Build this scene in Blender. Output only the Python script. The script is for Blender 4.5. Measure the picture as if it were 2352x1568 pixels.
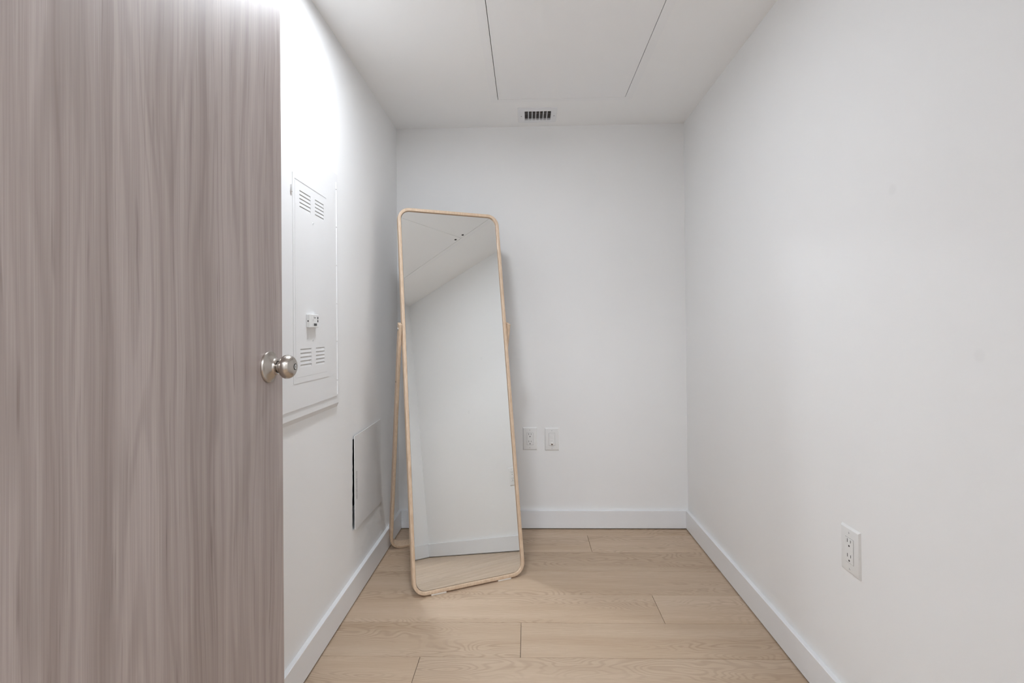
import bpy, bmesh, math, random
from mathutils import Vector, Matrix

random.seed(7)
for o in list(bpy.data.objects):
    bpy.data.objects.remove(o, do_unlink=True)
scene = bpy.context.scene
COL = scene.collection

# ------------------------------------------------------------------ camera
W, H, YN = 1.6, 2.2328, -2.4805          # room width, ceiling height, near wall
F_PX = 1156.0
CAM = Vector((0.72464, -2.79945, 1.10404))
YAW, PITCH, ROLL = 0.026915, 0.0063904, 0.0091261
Rm = (Matrix.Rotation(YAW, 3, 'Z') @ Matrix.Rotation(PITCH, 3, 'X') @ Matrix.Rotation(ROLL, 3, 'Y'))
right, fwd, up = Rm.col[0], Rm.col[1], Rm.col[2]
cd = bpy.data.cameras.new('camera')
cam = bpy.data.objects.new('camera', cd)
COL.objects.link(cam)
M = Matrix((right, up, -fwd)).transposed().to_4x4()
M.translation = CAM
cam.matrix_world = M
cd.sensor_fit = 'HORIZONTAL'
cd.sensor_width = 36.0
cd.lens = F_PX / 2352.0 * 36.0
cd.shift_x = (1176 - 1179.66) / 2352.0
cd.shift_y = (748.48 - 784) / 2352.0
cd.clip_start = 0.02
scene.camera = cam

# ------------------------------------------------------------------ light and exposure
LAMP = 113.0            # radiance of the room's flush ceiling light
HALL_FILL = 33.0            # radiance of the unseen fill light added in the hall behind the camera
wd = bpy.data.worlds.new('world')
scene.world = wd
wd.use_nodes = True
wd.node_tree.nodes['Background'].inputs[0].default_value = (0.05, 0.05, 0.05, 1)
wd.node_tree.nodes['Background'].inputs[1].default_value = 0.0
vs = scene.view_settings
vs.view_transform = 'Standard'
vs.look = 'None'
vs.gamma = 1.0
vs.exposure = 0.0
vs.use_curve_mapping = False
cy = scene.cycles
cy.use_denoising = True
cy.caustics_reflective = True
cy.blur_glossy = 0.0
cy.max_bounces = 8
cy.diffuse_bounces = 6
cy.glossy_bounces = 4
cy.sample_clamp_indirect = 0.0
cy.use_guiding = True
cy.use_adaptive_sampling = True
cy.adaptive_threshold = 0.08
cy.adaptive_min_samples = 16



# ------------------------------------------------------------------ materials
def mat(name, col, rough=0.5, metal=0.0, spec=0.4, emit=None, estr=0.0):
    m = bpy.data.materials.new(name)
    m.use_nodes = True
    b = m.node_tree.nodes['Principled BSDF']
    b.inputs['Base Color'].default_value = (*col, 1)
    b.inputs['Roughness'].default_value = rough
    b.inputs['Metallic'].default_value = metal
    b.inputs['Specular IOR Level'].default_value = spec
    if emit:
        b.inputs['Emission Color'].default_value = (*emit, 1)
        b.inputs['Emission Strength'].default_value = estr
    return m


class NT:
    """tiny helper for building node trees"""
    def __init__(self, m):
        self.nt = m.node_tree
        self.b = self.nt.nodes['Principled BSDF']

    def n(self, t, **kw):
        nd = self.nt.nodes.new(t)
        for k, v in kw.items():
            setattr(nd, k, v)
        return nd

    def l(self, a, b):
        self.nt.links.new(a, b)

    def math(self, op, a, b=None, clamp=False):
        nd = self.n('ShaderNodeMath', operation=op)
        nd.use_clamp = clamp
        for i, v in enumerate((a, b)):
            if v is None:
                continue
            if isinstance(v, (int, float)):
                nd.inputs[i].default_value = v
            else:
                self.l(v, nd.inputs[i])
        return nd.outputs[0]

    def xyz(self, x, y, z):
        nd = self.n('ShaderNodeCombineXYZ')
        for i, v in enumerate((x, y, z)):
            if isinstance(v, (int, float)):
                nd.inputs[i].default_value = v
            else:
                self.l(v, nd.inputs[i])
        return nd.outputs[0]

    def noise(self, vec, scale=1.0, detail=2.0, rough=0.5, dist=0.0):
        nd = self.n('ShaderNodeTexNoise')
        self.l(vec, nd.inputs['Vector'])
        nd.inputs['Scale'].default_value = scale
        nd.inputs['Detail'].default_value = detail
        nd.inputs['Roughness'].default_value = rough
        nd.inputs['Distortion'].default_value = dist
        return nd.outputs['Fac']

    def rng(self, v, a, b, c, d):
        nd = self.n('ShaderNodeMapRange')
        self.l(v, nd.inputs[0])
        for i, q in enumerate((a, b, c, d)):
            nd.inputs[1 + i].default_value = q
        return nd.outputs[0]

    def mix(self, f, a, b, mode='MIX'):
        nd = self.n('ShaderNodeMix', data_type='RGBA', blend_type=mode)
        if isinstance(f, (int, float)):
            nd.inputs[0].default_value = f
        else:
            self.l(f, nd.inputs[0])
        for i, v in ((6, a), (7, b)):
            if isinstance(v, tuple):
                nd.inputs[i].default_value = (*v, 1)
            else:
                self.l(v, nd.inputs[i])
        return nd.outputs[2]

    def pos(self):
        g = self.n('ShaderNodeNewGeometry')
        s = self.n('ShaderNodeSeparateXYZ')
        self.l(g.outputs['Position'], s.inputs[0])
        return g.outputs['Position'], s.outputs[0], s.outputs[1], s.outputs[2]

    def bump(self, h, strength, dist=0.001):
        nd = self.n('ShaderNodeBump')
        nd.inputs['Strength'].default_value = strength
        nd.inputs['Distance'].default_value = dist
        self.l(h, nd.inputs['Height'])
        self.l(nd.outputs[0], self.b.inputs['Normal'])


def paint(name, col, rough, smudges=()):
    """matt wall paint: plain diffuse, with small filled nail holes as faint grey marks"""
    m = mat(name, col, rough)
    t = NT(m)
    t.nt.nodes.remove(t.b)
    df = t.n('ShaderNodeBsdfDiffuse')
    df.inputs['Color'].default_value = (*col, 1)
    t.l(df.outputs[0], t.nt.nodes['Material Output'].inputs['Surface'])
    if smudges:
        p, x, y, z = t.pos()
        c = col
        for (sx, sy, sz, r) in smudges:
            d = t.n('ShaderNodeVectorMath', operation='DISTANCE')
            t.l(p, d.inputs[0])
            d.inputs[1].default_value = (sx, sy, sz)
            c = t.mix(t.rng(d.outputs['Value'], r * 0.5, r, 0.045, 0.0), c, (0.25, 0.25, 0.25))
        t.l(c, df.inputs['Color'])
    return m


M_WALL = paint('wall_paint', (0.868, 0.868, 0.864), 0.55)
M_WALLR = paint('marked_wall_paint', (0.868, 0.868, 0.864), 0.55,
                ((1.6, -1.575, 1.429, 0.016), (1.6, -1.80, 1.045, 0.016)))
M_CEIL = paint('ceiling_paint', (0.925, 0.924, 0.918), 0.7)
M_TRIM = mat('trim_enamel', (0.83, 0.84, 0.855), 0.35, spec=0.4)
M_PANEL = mat('panel_enamel', (0.82, 0.82, 0.82), 0.4, spec=0.4)
M_HATCH = mat('hatch_enamel', (0.905, 0.905, 0.905), 0.6, spec=0.2)
M_PLASTIC = mat('white_plastic', (0.82, 0.82, 0.81), 0.3, spec=0.45)
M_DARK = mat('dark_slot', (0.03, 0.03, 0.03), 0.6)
M_INK = mat('dark_ink', (0.08, 0.08, 0.08), 0.6)
M_GREYINK = mat('grey_ink', (0.25, 0.25, 0.25), 0.6)
M_LOUVER = mat('grey_louver', (0.50, 0.50, 0.49), 0.55)  # slats in one even grey, darker than the panel enamel
M_NICKEL = mat('satin_nickel', (0.50, 0.46, 0.42), 0.26, metal=1.0)
M_NICKEL.node_tree.nodes['Principled BSDF'].inputs['Anisotropic'].default_value = 0.5
M_STEEL = mat('bright_steel', (0.75, 0.74, 0.72), 0.2, metal=1.0)
M_MIRROR = mat('mirror_silver', (0.90, 0.915, 0.905), 0.0, metal=1.0)
M_BACK = mat('grey_board', (0.35, 0.34, 0.33), 0.8)
M_RABBET = mat('dark_backing_board', (0.045, 0.035, 0.028), 0.8)
M_FELT = mat('pale_felt', (0.78, 0.74, 0.68), 0.9)
M_SUB = mat('underlay', (0.05, 0.045, 0.04), 0.9)
M_DUCT = mat('galvanised_duct', (0.34, 0.34, 0.34), 0.6, metal=0.0)
M_DIFF = mat('lamp_diffuser', (0.9, 0.9, 0.9), 0.5, emit=(0.935, 0.99, 1.065), estr=LAMP)
M_HALLFILL = mat('hall_fill_diffuser', (0.9, 0.9, 0.9), 0.5, emit=(0.935, 0.99, 1.065), estr=HALL_FILL)


def oak_floor():
    m = mat('oak_plank', (0.5, 0.37, 0.26), 0.42, spec=0.35)
    t = NT(m)
    p, x, y, z = t.pos()
    oi = t.n('ShaderNodeObjectInfo')
    rnd = t.math('MULTIPLY', oi.outputs['Random'], 60.0)
    # broad growth-ring field: its contour lines are the cathedral figure
    ring = t.noise(t.xyz(t.math('MULTIPLY', x, 2.6), t.math('MULTIPLY', y, 9.0), rnd), 1.0, 2.0, 0.4, 0.35)
    fig = t.math('SINE', t.math('MULTIPLY', ring, 170.0))
    fig = t.rng(fig, -0.2, 1.0, 0.0, 1.0)
    patch = t.noise(t.xyz(t.math('MULTIPLY', x, 1.2), t.math('MULTIPLY', y, 9.0), t.math('ADD', rnd, 11.0)), 1.0, 0.0)
    patch = t.rng(patch, 0.44, 0.60, 0.08, 1.0)
    pores = t.noise(t.xyz(t.math('MULTIPLY', x, 14.0), t.math('MULTIPLY', y, 420.0), rnd), 1.0, 3.0, 0.6)
    pores = t.rng(pores, 0.35, 0.7, 0.0, 1.0)
    soft = t.noise(t.xyz(t.math('MULTIPLY', x, 1.6), t.math('MULTIPLY', y, 22.0), t.math('ADD', rnd, 5.0)), 1.0, 3.0)
    tone = t.noise(t.xyz(t.math('MULTIPLY', x, 0.8), t.math('MULTIPLY', y, 3.0), t.math('ADD', rnd, 23.0)), 1.0, 1.0)
    base = t.mix(t.rng(soft, 0.3, 0.7, 0.0, 1.0), (0.505, 0.372, 0.256), (0.585, 0.450, 0.328))
    base = t.mix(t.math('MULTIPLY', t.math('MULTIPLY', fig, patch), 0.42), base, (0.315, 0.210, 0.130))
    base = t.mix(t.math('MULTIPLY', pores, 0.26), base, (0.30, 0.20, 0.125))
    base = t.mix(t.rng(tone, 0.35, 0.7, 0.0, 0.22), base, (0.62, 0.51, 0.405))
    # small knots
    vo = t.n('ShaderNodeTexVoronoi', feature='F1')
    t.l(t.xyz(t.math('MULTIPLY', x, 2.4), t.math('MULTIPLY', y, 4.2), rnd), vo.inputs['Vector'])
    vo.inputs['Scale'].default_value = 1.0
    vo.inputs['Randomness'].default_value = 1.0
    base = t.mix(t.rng(vo.outputs['Distance'], 0.018, 0.045, 0.55, 0.0), base, (0.16, 0.095, 0.055))
    per = t.rng(oi.outputs['Random'], 0.0, 1.0, 0.94, 1.05)
    hsv = t.n('ShaderNodeHueSaturation')
    t.l(base, hsv.inputs['Color'])
    t.l(per, hsv.inputs['Value'])
    t.l(hsv.outputs[0], t.b.inputs['Base Color'])
    t.l(t.rng(pores, 0, 1, 0.38, 0.52), t.b.inputs['Roughness'])
    return m


def door_laminate():
    m = mat('grey_elm_laminate', (0.42, 0.36, 0.34), 0.34, spec=0.5)
    t = NT(m)
    p, x, y, z = t.pos()
    v = t.math('ADD', y, t.math('MULTIPLY', x, 1.0))
    warp = t.noise(t.xyz(t.math('MULTIPLY', v, 5.0), 3.0, t.math('MULTIPLY', z, 1.3)), 1.0, 2.0)
    v2 = t.math('ADD', v, t.math('MULTIPLY', t.math('SUBTRACT', warp, 0.5), 0.085))
    ring = t.noise(t.xyz(t.math('MULTIPLY', v2, 11.0), 7.0, t.math('MULTIPLY', z, 0.75)), 1.0, 2.0, 0.45)
    fig = t.math('SINE', t.math('MULTIPLY', ring, 60.0))
    wide = t.noise(t.xyz(t.math('MULTIPLY', v2, 22.0), 1.0, t.math('MULTIPLY', z, 0.40)), 1.0, 3.0, 0.6)
    mid = t.noise(t.xyz(t.math('MULTIPLY', v2, 95.0), 2.0, t.math('MULTIPLY', z, 0.9)), 1.0, 3.0, 0.6)
    fine = t.noise(t.xyz(t.math('MULTIPLY', v, 520.0), 5.0, t.math('MULTIPLY', z, 4.0)), 1.0, 2.0, 0.6)
    fleck = t.noise(t.xyz(t.math('MULTIPLY', v2, 130.0), 9.0, t.math('MULTIPLY', z, 4.5)), 1.0, 2.0, 0.5)
    base = t.mix(t.rng(wide, 0.36, 0.64, 0.0, 1.0), (0.262, 0.207, 0.190), (0.420, 0.358, 0.332))
    base = t.mix(t.rng(mid, 0.34, 0.68, 0.0, 0.55), base, (0.470, 0.408, 0.382))
    base = t.mix(t.rng(fig, 0.2, 1.0, 0.0, 0.26), base, (0.215, 0.167, 0.152))
    base = t.mix(t.rng(fine, 0.42, 0.70, 0.0, 0.36), base, (0.210, 0.165, 0.150))
    base = t.mix(t.rng(fleck, 0.63, 0.74, 0.0, 0.55), base, (0.165, 0.122, 0.112))
    t.l(base, t.b.inputs['Base Color'])
    t.l(t.rng(mid, 0.3, 0.7, 0.40, 0.50), t.b.inputs['Roughness'])
    return m


def ash_wood():
    m = mat('pale_ash', (0.66, 0.48, 0.33), 0.4, spec=0.35)
    t = NT(m)
    tc = t.n('ShaderNodeTexCoord')
    s = t.n('ShaderNodeSeparateXYZ')
    t.l(tc.outputs['Object'], s.inputs[0])
    x, y, z = s.outputs
    g = t.noise(t.xyz(t.math('MULTIPLY', x, 130.0), t.math('MULTIPLY', y, 170.0), t.math('MULTIPLY', z, 3.0)), 1.0, 3.0, 0.55)
    h = t.noise(t.xyz(t.math('MULTIPLY', x, 3.0), t.math('MULTIPLY', y, 3.0), t.math('MULTIPLY', z, 2.0)), 1.0, 2.0)
    base = t.mix(t.rng(g, 0.35, 0.68, 0.0, 1.0), (0.690, 0.530, 0.385), (0.570, 0.410, 0.275))
    base = t.mix(t.rng(h, 0.3, 0.7, 0.0, 0.30), base, (0.70, 0.565, 0.44))
    t.l(base, t.b.inputs['Base Color'])
    return m


M_FLOOR = oak_floor()
M_DOOR = door_laminate()
M_ASH = ash_wood()


# ------------------------------------------------------------------ mesh helpers
def finish(name, bm, m, parent=None, loc=None, smooth=False):
    """link a bmesh as one object; bm is in the parent's local space (or world when no parent)"""
    if loc is not None:
        bmesh.ops.translate(bm, vec=-Vector(loc), verts=bm.verts)
    bmesh.ops.recalc_face_normals(bm, faces=bm.faces)
    me = bpy.data.meshes.new(name)
    bm.to_mesh(me)
    bm.free()
    if smooth:
        for p in me.polygons:
            p.use_smooth = True
        me.set_sharp_from_angle(angle=math.radians(32))
    me.materials.append(m)
    o = bpy.data.objects.new(name, me)
    COL.objects.link(o)
    if loc is not None:
        o.location = loc
    if parent is not None:
        o.parent = parent
    return o


def add_box(bm, lo, hi, bev=0.0, seg=1):
    x0, y0, z0 = lo
    x1, y1, z1 = hi
    v = [bm.verts.new(c) for c in ((x0, y0, z0), (x1, y0, z0), (x1, y1, z0), (x0, y1, z0),
                                   (x0, y0, z1), (x1, y0, z1), (x1, y1, z1), (x0, y1, z1))]
    fs = [bm.faces.new([v[i] for i in f]) for f in ((0, 3, 2, 1), (4, 5, 6, 7), (0, 1, 5, 4),
                                                   (1, 2, 6, 5), (2, 3, 7, 6), (3, 0, 4, 7))]
    if bev:
        ed = list({e for f in fs for e in f.edges})
        bmesh.ops.bevel(bm, geom=ed, offset=bev, segments=seg, affect='EDGES', profile=0.5)
    return bm


def box(name, lo, hi, m, parent=None, bev=0.0, seg=1, loc=None):
    bm = bmesh.new()
    add_box(bm, lo, hi, bev, seg)
    return finish(name, bm, m, parent, loc, smooth=seg > 1)


def frustum(name, r0, r1, y0, y1, m, parent=None, bev=0.0):
    """rectangle r0=(x0,x1,z0,z1) at depth y0 to rectangle r1 at depth y1"""
    bm = bmesh.new()
    va = [bm.verts.new((x, y0, z)) for x, z in ((r0[0], r0[2]), (r0[1], r0[2]), (r0[1], r0[3]), (r0[0], r0[3]))]
    vb = [bm.verts.new((x, y1, z)) for x, z in ((r1[0], r1[2]), (r1[1], r1[2]), (r1[1], r1[3]), (r1[0], r1[3]))]
    bm.faces.new(va)
    fb = bm.faces.new(vb)
    for i in range(4):
        j = (i + 1) % 4
        bm.faces.new((va[i], va[j], vb[j], vb[i]))
    if bev:
        bmesh.ops.bevel(bm, geom=list(fb.edges), offset=bev, segments=3, affect='EDGES', profile=0.5)
    return finish(name, bm, m, parent, smooth=bool(bev))


def lathe(name, prof, m, parent=None, mtx=None, seg=48, smooth=True):
    """prof: list of (along, radius); turned about local +X then placed by mtx"""
    bm = bmesh.new()
    rings = []
    for a, r in prof:
        if r < 1e-6:
            rings.append([bm.verts.new((a, 0, 0))])
        else:
            rings.append([bm.verts.new((a, r * math.cos(2 * math.pi * k / seg), r * math.sin(2 * math.pi * k / seg))) for k in range(seg)])
    for a, b in zip(rings, rings[1:]):
        for k in range(seg):
            j = (k + 1) % seg
            q = []
            for v in (a[k % len(a)], a[j % len(a)], b[j % len(b)], b[k % len(b)]):
                if v not in q:
                    q.append(v)
            if len(q) >= 3:
                bm.faces.new(q)
    for rg in (rings[0], rings[-1]):
        if len(rg) > 2:
            bm.faces.new(rg)
    if mtx is not None:
        bmesh.ops.transform(bm, matrix=mtx, verts=bm.verts)
    return finish(name, bm, m, parent, smooth=smooth)


def slab(name, us, vs_, holes, w0, w1, mapf, m, parent=None, loc=None, disp=None):
    """flat slab over the grid us x vs_ with rectangular holes; mapf(u, v, w) -> xyz"""
    us, vs_ = sorted(us), sorted(vs_)
    def solid(i, j):
        if i < 0 or j < 0 or i >= len(us) - 1 or j >= len(vs_) - 1:
            return False
        cu, cv = (us[i] + us[i + 1]) / 2, (vs_[j] + vs_[j + 1]) / 2
        return not any(a < cu < b and c < cv < d for a, b, c, d in holes)
    bm = bmesh.new()
    vv = {}
    def V(i, j, k):
        if (i, j, k) not in vv:
            u, v = us[i], vs_[j]
            if disp:
                u, v = disp(u, v)
            vv[(i, j, k)] = bm.verts.new(mapf(u, v, (w0, w1)[k]))
        return vv[(i, j, k)]
    for i in range(len(us) - 1):
        for j in range(len(vs_) - 1):
            if not solid(i, j):
                continue
            for k in (0, 1):
                bm.faces.new((V(i, j, k), V(i + 1, j, k), V(i + 1, j + 1, k), V(i, j + 1, k)))
            for (di, dj, a, b) in ((-1, 0, (i, j), (i, j + 1)), (1, 0, (i + 1, j), (i + 1, j + 1)),
                                   (0, -1, (i, j), (i + 1, j)), (0, 1, (i, j + 1), (i + 1, j + 1))):
                if not solid(i + di, j + dj):
                    bm.faces.new((V(*a, 0), V(*b, 0), V(*b, 1), V(*a, 1)))
    return finish(name, bm, m, parent, loc)


def empty(name, loc, rz=0.0):
    e = bpy.data.objects.new(name, None)
    e.empty_display_size = 0.1
    COL.objects.link(e)
    e.location = loc
    e.rotation_euler = (0, 0, rz)
    return e


def tag(o, label, cat, group=None, kind=None):
    o['label'] = label
    o['category'] = cat
    if group:
        o['group'] = group
    if kind:
        o['kind'] = kind
    return o


def rot_to(axis):
    """matrix turning local +X onto axis"""
    return Vector((1, 0, 0)).rotation_difference(Vector(axis)).to_matrix().to_4x4()


# ------------------------------------------------------------------ the room
HX0, HX1, HY0, HH = -1.1, 2.5, -4.4, 2.4              # hall behind the camera
FY = YN - 0.12                                        # hall face of the door wall

# floor: one board object per plank on a dark underlay
sub = box('floor', (HX0, HY0, -0.06), (HX1, 0.0, -0.012), M_SUB, loc=((HX0 + HX1) / 2, HY0 / 2, -0.06))
tag(sub, 'light oak plank floor running from the back wall out under the door', 'floor', kind='structure')
OFF = -sub.location
JOINTS = {1: [1.035], 2: [0.45], 3: [0.35], 4: [1.23], 5: [0.692], 6: [0.352], 7: [1.05], 8: [0.55], 9: [1.3], 10: [0.8]}
rows = [-0.003, -0.094]
while rows[-1] > HY0:
    rows.append(rows[-1] - 0.201)
GAP = 0.0007
for i in range(len(rows) - 1):
    yt, yb = rows[i], max(rows[i + 1], HY0 + 0.004)
    if yt - yb < 0.02:
        continue
    in_room = yb > FY - 0.02
    xa, xb = (0.004, W - 0.004) if in_room else (HX0 + 0.004, HX1 - 0.004)
    js = [j for j in JOINTS.get(i, [])] if in_room else [HX0 + 0.35 * (i % 4) + 0.3 + 1.22 * k for k in range(3)]
    cuts = [xa] + [j for j in js if xa + 0.05 < j < xb - 0.05] + [xb]
    for a, b in zip(cuts, cuts[1:]):
        bm = bmesh.new()
        add_box(bm, (a + GAP, yb + GAP, -0.012), (b - GAP, yt - GAP, 0.0), 0.0009)
        bmesh.ops.translate(bm, vec=OFF, verts=bm.verts)
        finish('plank', bm, M_FLOOR, sub)

# left wall with the ragged opening behind the communications panel
HZ0, HZ1 = 0.283, 0.655
zc = [0.0, HZ0] + [HZ0 + (HZ1 - HZ0) * k / 30 for k in range(1, 30)] + [HZ1, H + 0.15]
jag = {round(q, 5): random.uniform(-0.0024, 0.0024) for q in zc}
def jagged(u, v):
    if abs(u + 0.750) < 1e-6 and HZ0 - 1e-6 <= v <= HZ1 + 1e-6:
        return u + 0.003 + 0.010 * (v - HZ0) / (HZ1 - HZ0) + jag[round(v, 5)], v
    return u, v
WL = o = slab('wall_left', [YN, -0.750, -0.40, 0.1], zc, [(-0.750, -0.40, HZ0, HZ1)], 0.0, -0.10,
         lambda u, v, w: (w, u, v), M_WALL, loc=(0, YN / 2, 0), disp=jagged)
tag(o, 'white painted side wall holding the electrical panel', 'wall', kind='structure')
o = box('wall_back', (-0.1, 0.0, 0.0), (W + 0.1, 0.1, H + 0.15), M_WALL, loc=(W / 2, 0, 0))
tag(o, 'white painted end wall behind the mirror', 'wall', kind='structure')
o = box('wall_right', (W, YN, 0.0), (W + 0.1, 0.1, H + 0.15), M_WALLR, loc=(W, YN / 2, 0))
tag(o, 'long bare white side wall facing the open door', 'wall', kind='structure')
DX0, DX1, DZ = 0.185, 1.09, 2.06                      # door opening
o = slab('wall_front', [HX0, DX0, DX1, HX1], [0.0, DZ, HH], [(DX0, DX1, -1, DZ)], YN, FY,
         lambda u, v, w: (u, w, v), M_WALL, loc=(W / 2, YN, 0))
tag(o, 'white wall pierced by the doorway, seen only in the mirror', 'wall', kind='structure')

VX0, VX1, VY0, VY1 = 0.722, 0.859, -0.199, -0.0875   # vent opening
GX0, GX1, GY0, GY1 = 0.5905, 1.2145, -2.103, -0.338  # hatch opening
o = slab('ceiling', [-0.1, GX0 - 0.01, VX0 - 0.005, VX1 + 0.005, GX1 + 0.01, W + 0.1],
         [YN, GY0 - 0.01, GY1 + 0.01, VY0 - 0.005, VY1 + 0.005, 0.1],
         [(GX0 - 0.01, GX1 + 0.01, GY0 - 0.01, GY1 + 0.01), (VX0 - 0.005, VX1 + 0.005, VY0 - 0.005, VY1 + 0.005)],
         H, H + 0.10, lambda u, v, w: (u, v, w), M_CEIL, loc=(W / 2, YN / 2, H))
tag(o, 'flat white ceiling over the small room', 'ceiling', kind='structure')

# hall behind the camera
for nm, lo, hi, mt, lb, ct in (
        ('wall_hall_left', (HX0 - 0.1, HY0, 0), (HX0, FY, HH), M_WALL, 'white wall at the left end of the hall', 'wall'),
        ('wall_hall_right', (HX1, HY0, 0), (HX1 + 0.1, FY, HH), M_WALL, 'white wall at the right end of the hall', 'wall'),
        ('wall_hall_back', (HX0 - 0.1, HY0 - 0.1, 0), (HX1 + 0.1, HY0, HH), M_WALL, 'white hall wall opposite the doorway', 'wall'),
        ('ceiling_hall', (HX0 - 0.1, HY0 - 0.1, HH), (HX1 + 0.1, YN, HH + 0.1), M_CEIL, 'white ceiling over the hall', 'ceiling')):
    tag(box(nm, lo, hi, mt, loc=tuple((a + b) / 2 for a, b in zip(lo, hi))), lb, ct, kind='structure')

# baseboards
BH, BT, BZ = 0.1030, 0.0165, 0.0058
def baseboard(name, lo, hi, label):
    o = box(name, lo, hi, M_TRIM, bev=0.0014, loc=((lo[0] + hi[0]) / 2, (lo[1] + hi[1]) / 2, lo[2]))
    return tag(o, label, 'baseboard', kind='structure')
baseboard('baseboard_back', (BT, -BT, BZ), (W - BT, 0, BH), 'white baseboard along the end wall behind the mirror')
baseboard('baseboard_left', (0, YN + 0.0, BZ), (BT, 0, BH), 'white baseboard under the electrical panel wall')
baseboard('baseboard_right', (W - BT, YN + 0.0, BZ), (W, 0, BH), 'white baseboard along the bare right wall')
baseboard('baseboard_front', (DX1 + 0.07, YN, BZ), (W - BT, YN + BT, BH), 'short white baseboard beside the doorway')
# door lining
o = box('trim_1', (DX0 - 0.002, FY - 0.01, 0), (DX0 + 0.006, YN, DZ), M_TRIM, loc=(DX0, YN, 0))
tag(o, 'white door lining on the hinge side of the doorway', 'door frame', kind='structure')
o = box('trim_2', (DX1 - 0.02, FY - 0.01, 0), (DX1, YN + 0.01, DZ), M_TRIM, loc=(DX1, YN, 0))
tag(o, 'white door lining on the latch side of the doorway', 'door frame', kind='structure')
o = box('trim_3', (DX0 + 0.006, FY - 0.01, DZ - 0.02), (DX1 - 0.02, YN + 0.01, DZ), M_TRIM, loc=(DX0, YN, DZ))
tag(o, 'white head lining across the top of the doorway', 'door frame', kind='structure')

# ------------------------------------------------------------------ door
DF, DE, DHG = 0.195, -1.724, YN + 0.006              # face plane x, free edge y, hinge edge y
d = empty('door_1', (DF - 0.02, DHG, 0.0))
tag(d, 'open grey-brown wood grain door with round satin nickel knob', 'door', kind='structure')
OD = -d.location
bm = bmesh.new()
add_box(bm, (DF - 0.04, DHG, 0.010), (DF, DE, 2.04), 0.0012)
bmesh.ops.translate(bm, vec=OD, verts=bm.verts)
finish('door_slab', bm, M_DOOR, d)
KY, KZ = -1.783, 1.0315
def knobset(side):
    base = Matrix.Translation(Vector((DF if side > 0 else DF - 0.04, KY, KZ)) + OD) @ rot_to((side, 0, 0))
    rose = lathe('knob_rose', [(0, 0.0325), (0.0025, 0.0327), (0.0045, 0.0318), (0.0058, 0.0295), (0.0066, 0.0275),
                               (0.0150, 0.0178), (0.0165, 0.0168), (0.0190, 0.0163), (0.0200, 0.0150), (0.0200, 0.0122), (0.012, 0.0122)],
                 M_NICKEL, d, base)
    if side > 0:
        rose['label'] = 'flared satin nickel rose against the door'
    kn = lathe('door_knob', [(0.014, 0.0108), (0.0255, 0.0108), (0.0262, 0.0125), (0.0275, 0.0165), (0.0300, 0.0203), (0.0330, 0.0230),
                             (0.0365, 0.0243), (0.0400, 0.0245), (0.0435, 0.0238), (0.0465, 0.0225), (0.0472, 0.0219), (0.0480, 0.0217),
                             (0.0510, 0.0188), (0.0535, 0.0145), (0.0548, 0.0100), (0.0552, 0.0068)], M_NICKEL, d, base)
    if side > 0:
        lathe('lock_ring', [(0.0545, 0.0066), (0.0556, 0.0066), (0.0558, 0.0058), (0.0550, 0.0052)], M_DARK, kn, base)
        lathe('lock_button', [(0.0540, 0.0050), (0.0560, 0.0050), (0.0563, 0.0040), (0.0563, 0.0)], M_STEEL, kn, base)
        bm = bmesh.new()
        add_box(bm, (0.0560, -0.0006, -0.0022), (0.0566, 0.0006, 0.0022))
        bmesh.ops.transform(bm, matrix=base, verts=bm.verts)
        finish('key_slot', bm, M_DARK, kn)
knobset(1)
knobset(-1)
for hz in (0.25, 1.02, 1.80):
    bm = bmesh.new()
    add_box(bm, (DF - 0.001, DHG + 0.001, hz), (DF + 0.0008, DHG + 0.03, hz + 0.09))
    bmesh.ops.translate(bm, vec=OD, verts=bm.verts)
    finish('hinge', bm, M_NICKEL, d)
bm = bmesh.new()
add_box(bm, (DF - 0.032, DE - 0.0005, KZ - 0.028), (DF - 0.008, DE + 0.0012, KZ + 0.028))
bmesh.ops.translate(bm, vec=OD, verts=bm.verts)
finish('latch_plate', bm, M_NICKEL, d)

# ------------------------------------------------------------------ ceiling hatch
hx = (GX0 + GX1) / 2
t = empty('ceiling_hatch', (hx, (GY0 + GY1) / 2, H))
tag(t, 'large white double-leaf access hatch in the ceiling', 'hatch')
OH = -t.location
fr = slab('hatch_frame', [0.5555, GX0, GX1, 1.2495], [-2.138, GY0, GY1, -0.309], [(GX0, GX1, GY0, GY1)],
          H + 0.03, H - 0.0022, lambda u, v, w: (u + OH.x, v + OH.y, w + OH.z), M_HATCH, t)
YS = -1.2205
for (a, b) in ((YS + 0.001, GY1 - 0.0008), (GY0 + 0.0008, YS - 0.001)):
    bm = bmesh.new()
    add_box(bm, (GX0 + 0.0026, a, H - 0.0018), (GX1 - 0.0026, b, H + 0.018))
    bmesh.ops.translate(bm, vec=OH, verts=bm.verts)
    lf = finish('hatch_leaf', bm, M_HATCH, t)
for (lx, ly) in ((1.189, -1.259), (1.192, -1.178)):
    lathe('latch', [(0, 0.009), (0.0012, 0.009), (0.0018, 0.006), (0.0018, 0.0)], M_DARK, t,
          Matrix.Translation(Vector((lx, ly, H - 0.0017)) + OH) @ rot_to((0, 0, -1)), 20)

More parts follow.
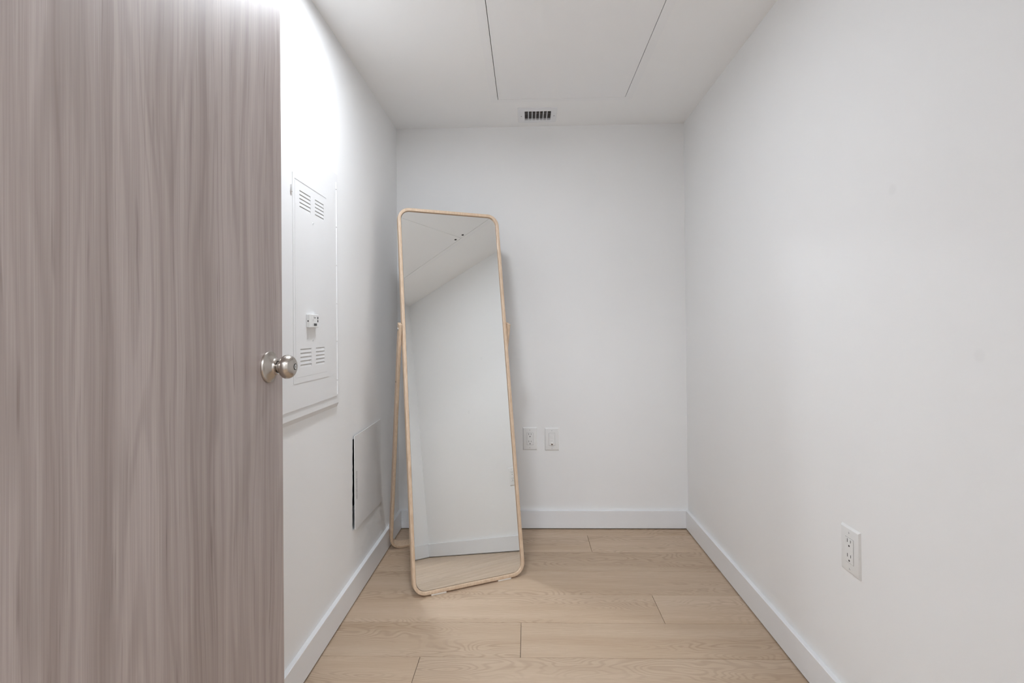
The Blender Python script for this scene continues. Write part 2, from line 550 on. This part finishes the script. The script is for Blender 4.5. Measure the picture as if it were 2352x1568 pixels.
# ------------------------------------------------------------------ ceiling vent
t = empty('ceiling_vent', (0.79, -0.148, H))
tag(t, 'small white ceiling air vent with upright blades between hatch and end wall', 'vent')
OV = -t.location
bm = bmesh.new()
vo, vi, ti, th = (0.687, 0.890, -0.238, -0.058), (VX0, VX1, VY0, VY1), 0.0, 0.006
def rect_loop(r, z):
    return [bm.verts.new((x + OV.x, y + OV.y, z + OV.z)) for x, y in ((r[0], r[2]), (r[1], r[2]), (r[1], r[3]), (r[0], r[3]))]
def inset(r, k):
    return (r[0] + k, r[1] - k, r[2] + k, r[3] - k)
loops = [rect_loop(vo, H - 0.0002), rect_loop(inset(vo, 0.0015), H - 0.0030), rect_loop(inset(vi, -0.003), H - 0.0038),
         rect_loop(vi, H - 0.0030), rect_loop(vi, H + 0.008)]
for a, b in zip(loops, loops[1:]):
    for k in range(4):
        bm.faces.new((a[k], a[(k + 1) % 4], b[(k + 1) % 4], b[k]))
finish('vent_frame', bm, M_TRIM, t)
for k in range(1, 7):
    bx_ = VX0 + (VX1 - VX0) * k / 7
    bm = bmesh.new()
    add_box(bm, (bx_ - 0.0017, VY0, H - 0.003), (bx_ + 0.0017, VY1, H + 0.012), 0.0006)
    bmesh.ops.translate(bm, vec=OV, verts=bm.verts)
    finish('blade', bm, M_TRIM, t)
for ky in (-0.165, -0.130):
    bm = bmesh.new()
    add_box(bm, (VX0, ky - 0.002, H + 0.014), (VX1, ky + 0.002, H + 0.022))
    bmesh.ops.translate(bm, vec=OV, verts=bm.verts)
    finish('damper_bar', bm, M_DUCT, t)
bm = bmesh.new()
add_box(bm, (VX0 - 0.004, VY0 - 0.004, H + 0.004), (VX1 + 0.004, VY1 + 0.004, H + 0.14))
for f in [f for f in bm.faces if f.calc_center_median().z < H + 0.01]:
    bm.faces.remove(f)
bmesh.ops.translate(bm, vec=OV, verts=bm.verts)
finish('duct', bm, M_DUCT, t)
for sx in (0.7045, 0.8765):
    lathe('screw', [(0, 0.0030), (0.0012, 0.0028), (0.0016, 0.0015), (0.0016, 0)], M_GREYINK, t,
          Matrix.Translation(Vector((sx, -0.143, H - 0.0031)) + OV) @ rot_to((0, 0, -1)), 16)

# ------------------------------------------------------------------ ceiling lights
def flush_light(name, x, y, zc_, r, m, label):
    t = empty(name, (x, y, zc_))
    tag(t, label, 'ceiling light', 'flush ceiling lights')
    down = rot_to((0, 0, -1))
    lathe('lamp_base', [(0, r * 1.14), (0.010, r * 1.14), (0.013, r * 1.10), (0.013, r * 1.05), (0.011, r * 1.02), (0.006, r * 1.0)], M_PLASTIC, t, down, 48)
    lathe('diffuser', [(0.004, r * 1.005), (0.0085, r * 0.998), (0.0085, 0.0)], m, t, down, 40)
    return t
flush_light('ceiling_light', 0.400, -1.30, H, 0.100, M_DIFF, 'round white flush ceiling light beside the ceiling hatch')
flush_light('ceiling_light', 0.75, -3.70, HH, 0.35, M_HALLFILL, 'round white fill light added out of view in the hall')  # unseen light added behind the camera to fill the room

# ------------------------------------------------------------------ electrical panel (left wall; local x = world y, out = -y)
PC = -1.162
t = empty('electrical_panel', (0.0, PC, 0.818), math.pi / 2)
tag(t, 'white metal electrical panel with louvred inner door on the left wall', 'electrical panel')
def L(y0, y1, z0, z1):
    return (y0 - PC, y1 - PC, z0 - 0.818, z1 - 0.818)
def pbox(name, r, o0, o1, m, parent, bev=0.0):
    q = L(*r)
    return box(name, (q[0], -o1, q[2]), (q[1], -o0, q[3]), m, parent, bev)
frustum('trim_frame', L(-1.42, -0.905, 0.818, 1.705), L(-1.404, -0.921, 0.836, 1.692), 0.0, -0.0135, M_PANEL, t)
leaf = pbox('cover', (-1.396, -0.947, 0.863, 1.668), 0.0135, 0.0165, M_PANEL, t, 0.0006)
q = L(-1.295, -1.026, 0.943, 1.588)
q2 = L(-1.282, -1.0415, 0.9605, 1.5735)
ring = slab('inner_frame', [q[0], q2[0], q2[1], q[1]], [q[2], q2[2], q2[3], q[3]], [(q2[0], q2[1], q2[2], q2[3])],
            -0.0160, -0.0178, lambda u, v, w: (u, w, v), M_PANEL, t)
LA, LB = (-1.250, -1.169), (-1.135, -1.062)
zt = [1.545 - 0.0123 * k for k in range(5)] + [1.0485 - 0.0123 * k for k in range(5)]
LHT = 0.0086
holes, us_, vz = [], [-1.2814, -1.0420], [0.9610, 1.5698]
for a, b in (LA, LB):
    us_ += [a, b]
    for zz in zt:
        holes.append((a - PC, b - PC, zz - LHT - 0.818, zz - 0.818))
for zz in zt:
    vz += [zz, zz - LHT]
inner = slab('inner_door', [u - PC for u in us_], [v - 0.818 for v in vz], holes, -0.0166, -0.0180,
             lambda u, v, w: (u, w, v), M_PANEL, t)
for a, b in (LA, LB):
    for zz in zt:
        bm = bmesh.new()
        x0, x1, z1_, z0_ = a - PC, b - PC, zz - 0.818, zz - LHT - 0.818
        prof = [(z1_, -0.0178), (z1_, -0.0170), (z0_ + 0.0018, -0.0138), (z0_ + 0.0018, -0.0146)]
        A = [bm.verts.new((x0, y_, z_)) for z_, y_ in prof]
        B = [bm.verts.new((x1, y_, z_)) for z_, y_ in prof]
        bm.faces.new(A); bm.faces.new(B)
        for k in range(4):
            bm.faces.new((A[k], A[(k + 1) % 4], B[(k + 1) % 4], B[k]))
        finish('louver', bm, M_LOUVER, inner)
# dead space behind the louvres is dark
hz = [1.661, 1.630, 1.489, 1.347, 1.205, 1.065, 0.921, 0.866]
for a, b in zip(hz, hz[1:]):
    lathe('hinge_knuckle', [(0, 0.0042), (a - b - 0.0050, 0.0042)], M_PANEL, t,
          Matrix.Translation((-0.9425 - PC, -0.0150, b + 0.0025 - 0.818)) @ rot_to((0, 0, 1)), 16)
bm = bmesh.new()                                     # latch tab with a rounded lower end
pts = [(-0.006, 0.011), (0.006, 0.011)] + [(0.006 * math.cos(-math.pi * k / 10), -0.005 + 0.006 * math.sin(-math.pi * k / 10)) for k in range(11)]
A = [bm.verts.new((x - 1.303 - PC, -0.0165, z + 1.535 - 0.818)) for x, z in pts]
B = [bm.verts.new((x * 0.9 - 1.303 - PC, -0.0225, z + 1.535 - 0.818)) for x, z in pts]
bm.faces.new(A); bm.faces.new(B)
for k in range(len(pts)):
    bm.faces.new((A[k], A[(k + 1) % len(pts)], B[(k + 1) % len(pts)], B[k]))
finish('latch', bm, M_PANEL, t)
for (sy, sz) in ((-1.151, 1.460), (-1.159, 1.073)):
    sc = lathe('screw', [(0, 0.0036), (0.0010, 0.0034), (0.0014, 0.002), (0.0014, 0)], M_PANEL, t,
               Matrix.Translation((sy - PC, -0.0180, sz - 0.818)) @ rot_to((0, -1, 0)), 16)
    lathe('screw_slot', [(0, 0.0013), (0.0017, 0.0013), (0.0017, 0)], M_GREYINK, sc,
          Matrix.Translation((sy - PC, -0.0180, sz - 0.818 + 0.0012)) @ rot_to((0, -1, 0)), 8)
# small device on the inner door
dv = pbox('meter', (-1.208, -1.140, 1.1155, 1.1585), 0.0180, 0.0310, M_PLASTIC, t, 0.0016)
dv['label'] = 'small white meter with dark display'
pbox('display', (-1.180, -1.157, 1.1210, 1.1290), 0.0308, 0.0314, M_INK, dv)
for (a, b, c, e) in ((-1.153, -1.147, 1.1435, 1.1510), (-1.153, -1.147, 1.1330, 1.1405)):
    pbox('button', (a, b, c, e), 0.0308, 0.0322, M_INK, dv, 0.0006)
pbox('side_hole', (-1.2086, -1.2070, 1.1340, 1.1385), 0.0225, 0.0265, M_DARK, dv)


def text_mesh(name, s, size, mtx, m, parent, thick=0.0002):
    cu = bpy.data.curves.new(name, 'FONT')
    cu.body = s
    cu.size = size
    cu.align_x = 'CENTER'
    cu.align_y = 'CENTER'
    cu.extrude = thick
    cu.resolution_u = 2
    tmp = bpy.data.objects.new(name, cu)
    COL.objects.link(tmp)
    bpy.context.view_layer.update()
    dg = bpy.context.evaluated_depsgraph_get()
    me = bpy.data.meshes.new_from_object(tmp.evaluated_get(dg))
    bpy.data.objects.remove(tmp, do_unlink=True)
    bpy.data.curves.remove(cu)
    me.name = name
    me.materials.clear()
    me.materials.append(m)
    me.transform(mtx)
    o = bpy.data.objects.new(name, me)
    COL.objects.link(o)
    o.parent = parent
    return o


UPR = Matrix.Rotation(math.pi / 2, 4, 'X')           # text lying in XY -> standing in XZ facing -Y
for (sy, sz, s, sz_) in ((-1.172, 1.1480, 'Best', 0.0095), (-1.186, 1.1385, '/', 0.010), (-1.187, 1.1250, '(', 0.009)):
    text_mesh('lettering', s, sz_, Matrix.Translation((sy - PC, -0.0311, sz - 0.818)) @ UPR, M_GREYINK, dv)

# ------------------------------------------------------------------ communications panel, ajar
AY0, AY1, AZ0, AZ1 = -0.745, -0.352, 0.272, 0.670
t = empty('access_panel', (0.0, (AY0 + AY1) / 2, AZ0), math.pi / 2)
tag(t, 'flat white access panel standing ajar above the left baseboard', 'access panel')
hw = (AY1 - AY0) / 2
bm = bmesh.new()
add_box(bm, (-hw, -0.0030, 0.0), (hw, 0.0, AZ1 - AZ0), 0.0006)
for v in bm.verts:                                   # hinged on the far edge, near edge sprung out of the wall
    k = (hw - v.co.x) / (2 * hw)
    v.co.y -= 0.0005 + 0.0075 * k
    if v.co.z < 0.1:
        v.co.z += 0.014 * k - 0.006 * (1 - k)
finish('panel_leaf', bm, M_PANEL, t)
tm = Matrix.Translation((-hw + 0.022, -0.0112, 0.463 - AZ0)) @ Matrix.Rotation(math.radians(1.1), 4, 'Z') @ UPR @ Matrix.Rotation(-math.pi / 2, 4, 'Z')
text_mesh('lettering', 'DATA TELECOMS NETWORK', 0.0088, tm, M_GREYINK, t)
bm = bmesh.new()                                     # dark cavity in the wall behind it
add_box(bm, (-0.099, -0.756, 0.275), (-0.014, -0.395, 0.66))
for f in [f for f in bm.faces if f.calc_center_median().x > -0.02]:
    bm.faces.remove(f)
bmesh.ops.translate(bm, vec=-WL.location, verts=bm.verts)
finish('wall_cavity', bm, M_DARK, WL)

# ------------------------------------------------------------------ outlets
def plate_parts(t, rocker=True):
    w, h = 0.0395, 0.063
    frustum('cover_plate', (-w, w, -h, h), (-w + 0.0035, w - 0.0035, -h + 0.0045, h - 0.0045), 0.0, -0.0060, M_PLASTIC, t, 0.0018)
    ins = box('insert', (-0.0168, -0.0073, -0.0335), (0.0168, -0.004, 0.0335), M_PLASTIC, t, 0.0007)
    bm = bmesh.new()                                 # shadow gap around the insert
    for lo, hi in (((-0.0176, -0.00606, -0.0343), (-0.0168, -0.004, 0.0343)), ((0.0168, -0.00606, -0.0343), (0.0176, -0.004, 0.0343)),
                   ((-0.0168, -0.00606, -0.0343), (0.0168, -0.004, -0.0335)), ((-0.0168, -0.00606, 0.0335), (0.0168, -0.004, 0.0343))):
        add_box(bm, lo, hi)
    finish('reveal', bm, M_GREYINK, t)
    for s in (-1, 1):
        sc = lathe('screw', [(0, 0.0034), (0.0008, 0.0032), (0.0012, 0.0018), (0.0012, 0.0)], M_PLASTIC, t,
                   Matrix.Translation((0, -0.0060, s * 0.0484)) @ rot_to((0, -1, 0)), 16)
        box('screw_slot', (-0.0007, -0.0074, s * 0.0484 - 0.0026), (0.0007, -0.0070, s * 0.0484 + 0.0026), M_GREYINK, sc)
    return ins


def outlet(loc, rz, label):
    t = empty('power_outlet', loc, rz)
    tag(t, label, 'outlet', 'white wall outlets')
    ins = plate_parts(t)
    for c in (0.0195, -0.0205):
        box('slot', (-0.0076, -0.0076, c + 0.002), (-0.0056, -0.0070, c + 0.0115), M_DARK, ins)
        box('slot', (0.0054, -0.0076, c + 0.003), (0.0072, -0.0070, c + 0.0105), M_DARK, ins)
        lathe('ground_hole', [(0, 0.0027), (0.0006, 0.0027), (0.0006, 0)], M_DARK, ins,
              Matrix.Translation((0, -0.0070, c - 0.0065)) @ rot_to((0, -1, 0)), 16)
    return t


outlet((0.735, 0.0, 0.4965), 0.0, 'white duplex power outlet on the end wall, nearest the mirror')
outlet((W, -1.405, 0.4945), -math.pi / 2, 'white duplex power outlet alone on the bare right wall')
t = empty('cable_outlet', (0.856, 0.0, 0.4935))
tag(t, 'white wall plate with a threaded coaxial cable connector', 'outlet', 'white wall outlets')
ins = plate_parts(t)
box('blank_module', (-0.0085, -0.0082, 0.0050), (0.0085, -0.0070, 0.0215), M_PLASTIC, ins, 0.0006)
box('blank_module', (-0.0085, -0.0082, -0.0130), (0.0085, -0.0070, 0.0015), M_PLASTIC, ins, 0.0006)
cx = lathe('coax_connector', [(0, 0.0066), (0.003, 0.0066), (0.003, 0.0047), (0.0105, 0.0047), (0.0108, 0.0040), (0.0108, 0.0016), (0.006, 0.0016)],
           M_STEEL, t, Matrix.Translation((0, -0.0072, -0.0240)) @ rot_to((0, -1, 0)), 24)
lathe('bore', [(0, 0.0030), (0.0006, 0.0030), (0.0006, 0)], M_DARK, cx,
      Matrix.Translation((0, -0.0178, -0.0240)) @ rot_to((0, -1, 0)), 16)

# ------------------------------------------------------------------ standing mirror
MX, MY, MYAW, TILT, MW, MH = 0.24799, -0.74410, 0.41915, 0.18021, 0.50249, 1.70268
Z0 = 0.0060
ex, ey = math.cos(MYAW), math.sin(MYAW)
t = empty('standing_mirror', (MX + ex * MW / 2, MY + ey * MW / 2, 0.0), MYAW)
tag(t, 'tall rounded standing mirror with pale wood frame leaning back on its stand', 'mirror')
st, ct = math.sin(TILT), math.cos(TILT)
def tl(a, dpt, s):
    """a across (0 = centre), dpt behind the front plane, s up the mirror -> local"""
    return (a, s * st + dpt * ct, Z0 + s * ct - dpt * st)
def rrect(w, h, r, n=16):
    pts = []
    for cx_, cz_, a0 in ((w / 2 - r, h - r, 0), (-w / 2 + r, h - r, 90), (-w / 2 + r, r, 180), (w / 2 - r, r, 270)):
        for k in range(n + 1):
            a = math.radians(a0 + 90 * k / n)
            pts.append((cx_ + r * math.cos(a), cz_ + r * math.sin(a)))
    return pts
RO, FW, FD = 0.057, 0.0142, 0.030
def rr_inset(o_):
    return [(a, s + o_) for a, s in rrect(MW - 2 * o_, MH - 2 * o_, RO - o_)]
bm = bmesh.new()
prof = [(0.0, FD), (0.0, 0.0022), (0.0006, 0.0007), (0.0020, 0.0), (FW - 0.0016, 0.0), (FW - 0.0004, 0.0006), (FW, 0.0018), (FW, FD)]
loops = [[bm.verts.new(tl(a, dpt, s)) for a, s in rr_inset(off)] for off, dpt in prof]
nl = len(loops[0])
for i in range(len(loops)):
    a, b = loops[i], loops[(i + 1) % len(loops)]
    for k in range(nl):
        bm.faces.new((a[k], a[(k + 1) % nl], b[(k + 1) % nl], b[k]))
bmesh.ops.remove_doubles(bm, verts=bm.verts, dist=1e-6)
finish('frame', bm, M_ASH, t, smooth=True)
def panel_from(off, d0, d1, name, m):
    bm = bmesh.new()
    pts = rr_inset(off)
    A = [bm.verts.new(tl(a, d0, s)) for a, s in pts]
    B = [bm.verts.new(tl(a, d1, s)) for a, s in pts]
    bm.faces.new(A); bm.faces.new(B)
    for k in range(len(A)):
        bm.faces.new((A[k], A[(k + 1) % len(A)], B[(k + 1) % len(A)], B[k]))
    bmesh.ops.remove_doubles(bm, verts=bm.verts, dist=1e-6)
    return finish(name, bm, m, t)
panel_from(FW + 0.0018, 0.0085, 0.0125, 'mirror_glass', M_MIRROR)
panel_from(FW - 0.0003, 0.0130, 0.0190, 'backing', M_RABBET)
for a0, a1 in ((0.076, 0.140), (0.372, 0.434)):
    bm = bmesh.new()
    v = []
    for dz in (0.0, 1.0):
        for aa, dd in ((a0, 0.001), (a1, 0.001), (a1, 0.024), (a0, 0.024)):
            x_, y_, z_ = tl(aa - MW / 2, dd, 0.0008)
            v.append(bm.verts.new((x_, y_, 0.0004 if dz == 0 else z_)))
    for f in ((0, 1, 2, 3), (4, 5, 6, 7), (0, 1, 5, 4), (1, 2, 6, 5), (2, 3, 7, 6), (3, 0, 4, 7)):
        bm.faces.new([v[k] for k in f])
    o = finish('foot_pad', bm, M_FELT, t)
# U-shaped bentwood stand hinged on the frame's sides
SP, KB, TH, WDH, RS = 1.125, 0.318, 0.0140, 0.044, 0.060
_, pb, pc = tl(0, 0.016, SP)
fi = math.atan2(KB, pc)
LEN = math.hypot(KB, pc)
HWI = MW / 2 + 0.0022                                # inner half width
def stand(a, s, dpt):
    """a across, s down from the pivot, dpt behind the stand's mid plane -> local"""
    return (a, pb + s * math.sin(fi) + dpt * math.cos(fi), pc - s * math.cos(fi) + dpt * math.sin(fi))
SB = LEN - (WDH / 2) * math.sin(fi) / math.cos(fi) * 1.0 - 0.0005
def upath(off):
    """path down the left leg, round the corner, along the floor and up; off = outward offset from the inner face"""
    hw_, r = HWI + off, RS - TH + off
    sb = SB - TH + off
    pts = [(-hw_, -0.024), (-hw_, 0.3), (-hw_, 0.7), (-hw_, sb - r)]
    pts += [(-hw_ + r - r * math.cos(math.radians(90 * k / 14)), sb - r + r * math.sin(math.radians(90 * k / 14))) for k in range(1, 15)]
    pts += [(hw_ - r + r * math.sin(math.radians(90 * k / 14)), sb - r + r * math.cos(math.radians(90 * k / 14))) for k in range(0, 15)]
    pts += [(hw_, 0.7), (hw_, 0.3), (hw_, -0.024)]
    return pts
bm = bmesh.new()
bv = 0.0018
prof = [(0.0, -WDH / 2 + bv), (bv, -WDH / 2), (TH - bv, -WDH / 2), (TH, -WDH / 2 + bv),
        (TH, WDH / 2 - bv), (TH - bv, WDH / 2), (bv, WDH / 2), (0.0, WDH / 2 - bv)]
loops = [[bm.verts.new(stand(a, s, dpt)) for a, s in upath(off)] for off, dpt in prof]
for i in range(len(loops)):
    a, b = loops[i], loops[(i + 1) % len(loops)]
    for k in range(len(a) - 1):
        bm.faces.new((a[k], a[k + 1], b[k + 1], b[k]))
bm.faces.new([lp[0] for lp in loops])
bm.faces.new([lp[-1] for lp in loops])
sd = finish('stand', bm, M_ASH, t, smooth=True)
sd['label'] = 'bentwood U-shaped stand behind the mirror'
for s in (-1, 1):
    x_, y_, z_ = stand(s * (HWI + TH), 0.0, 0.0)
    lathe('pivot_bolt', [(0, 0.0085), (0.0022, 0.0085), (0.0036, 0.0065), (0.0040, 0.0)], M_STEEL, sd,
          Matrix.Translation((x_, y_, z_)) @ rot_to((s, 0, 0)), 24)
    x_, y_, z_ = stand(s * (HWI + TH), 0.255, 0.004)
    lathe('screw', [(0, 0.0042), (0.0006, 0.0042), (0.0006, 0.0)], M_INK, sd,
          Matrix.Translation((x_, y_, z_)) @ rot_to((s, 0, 0)), 16)
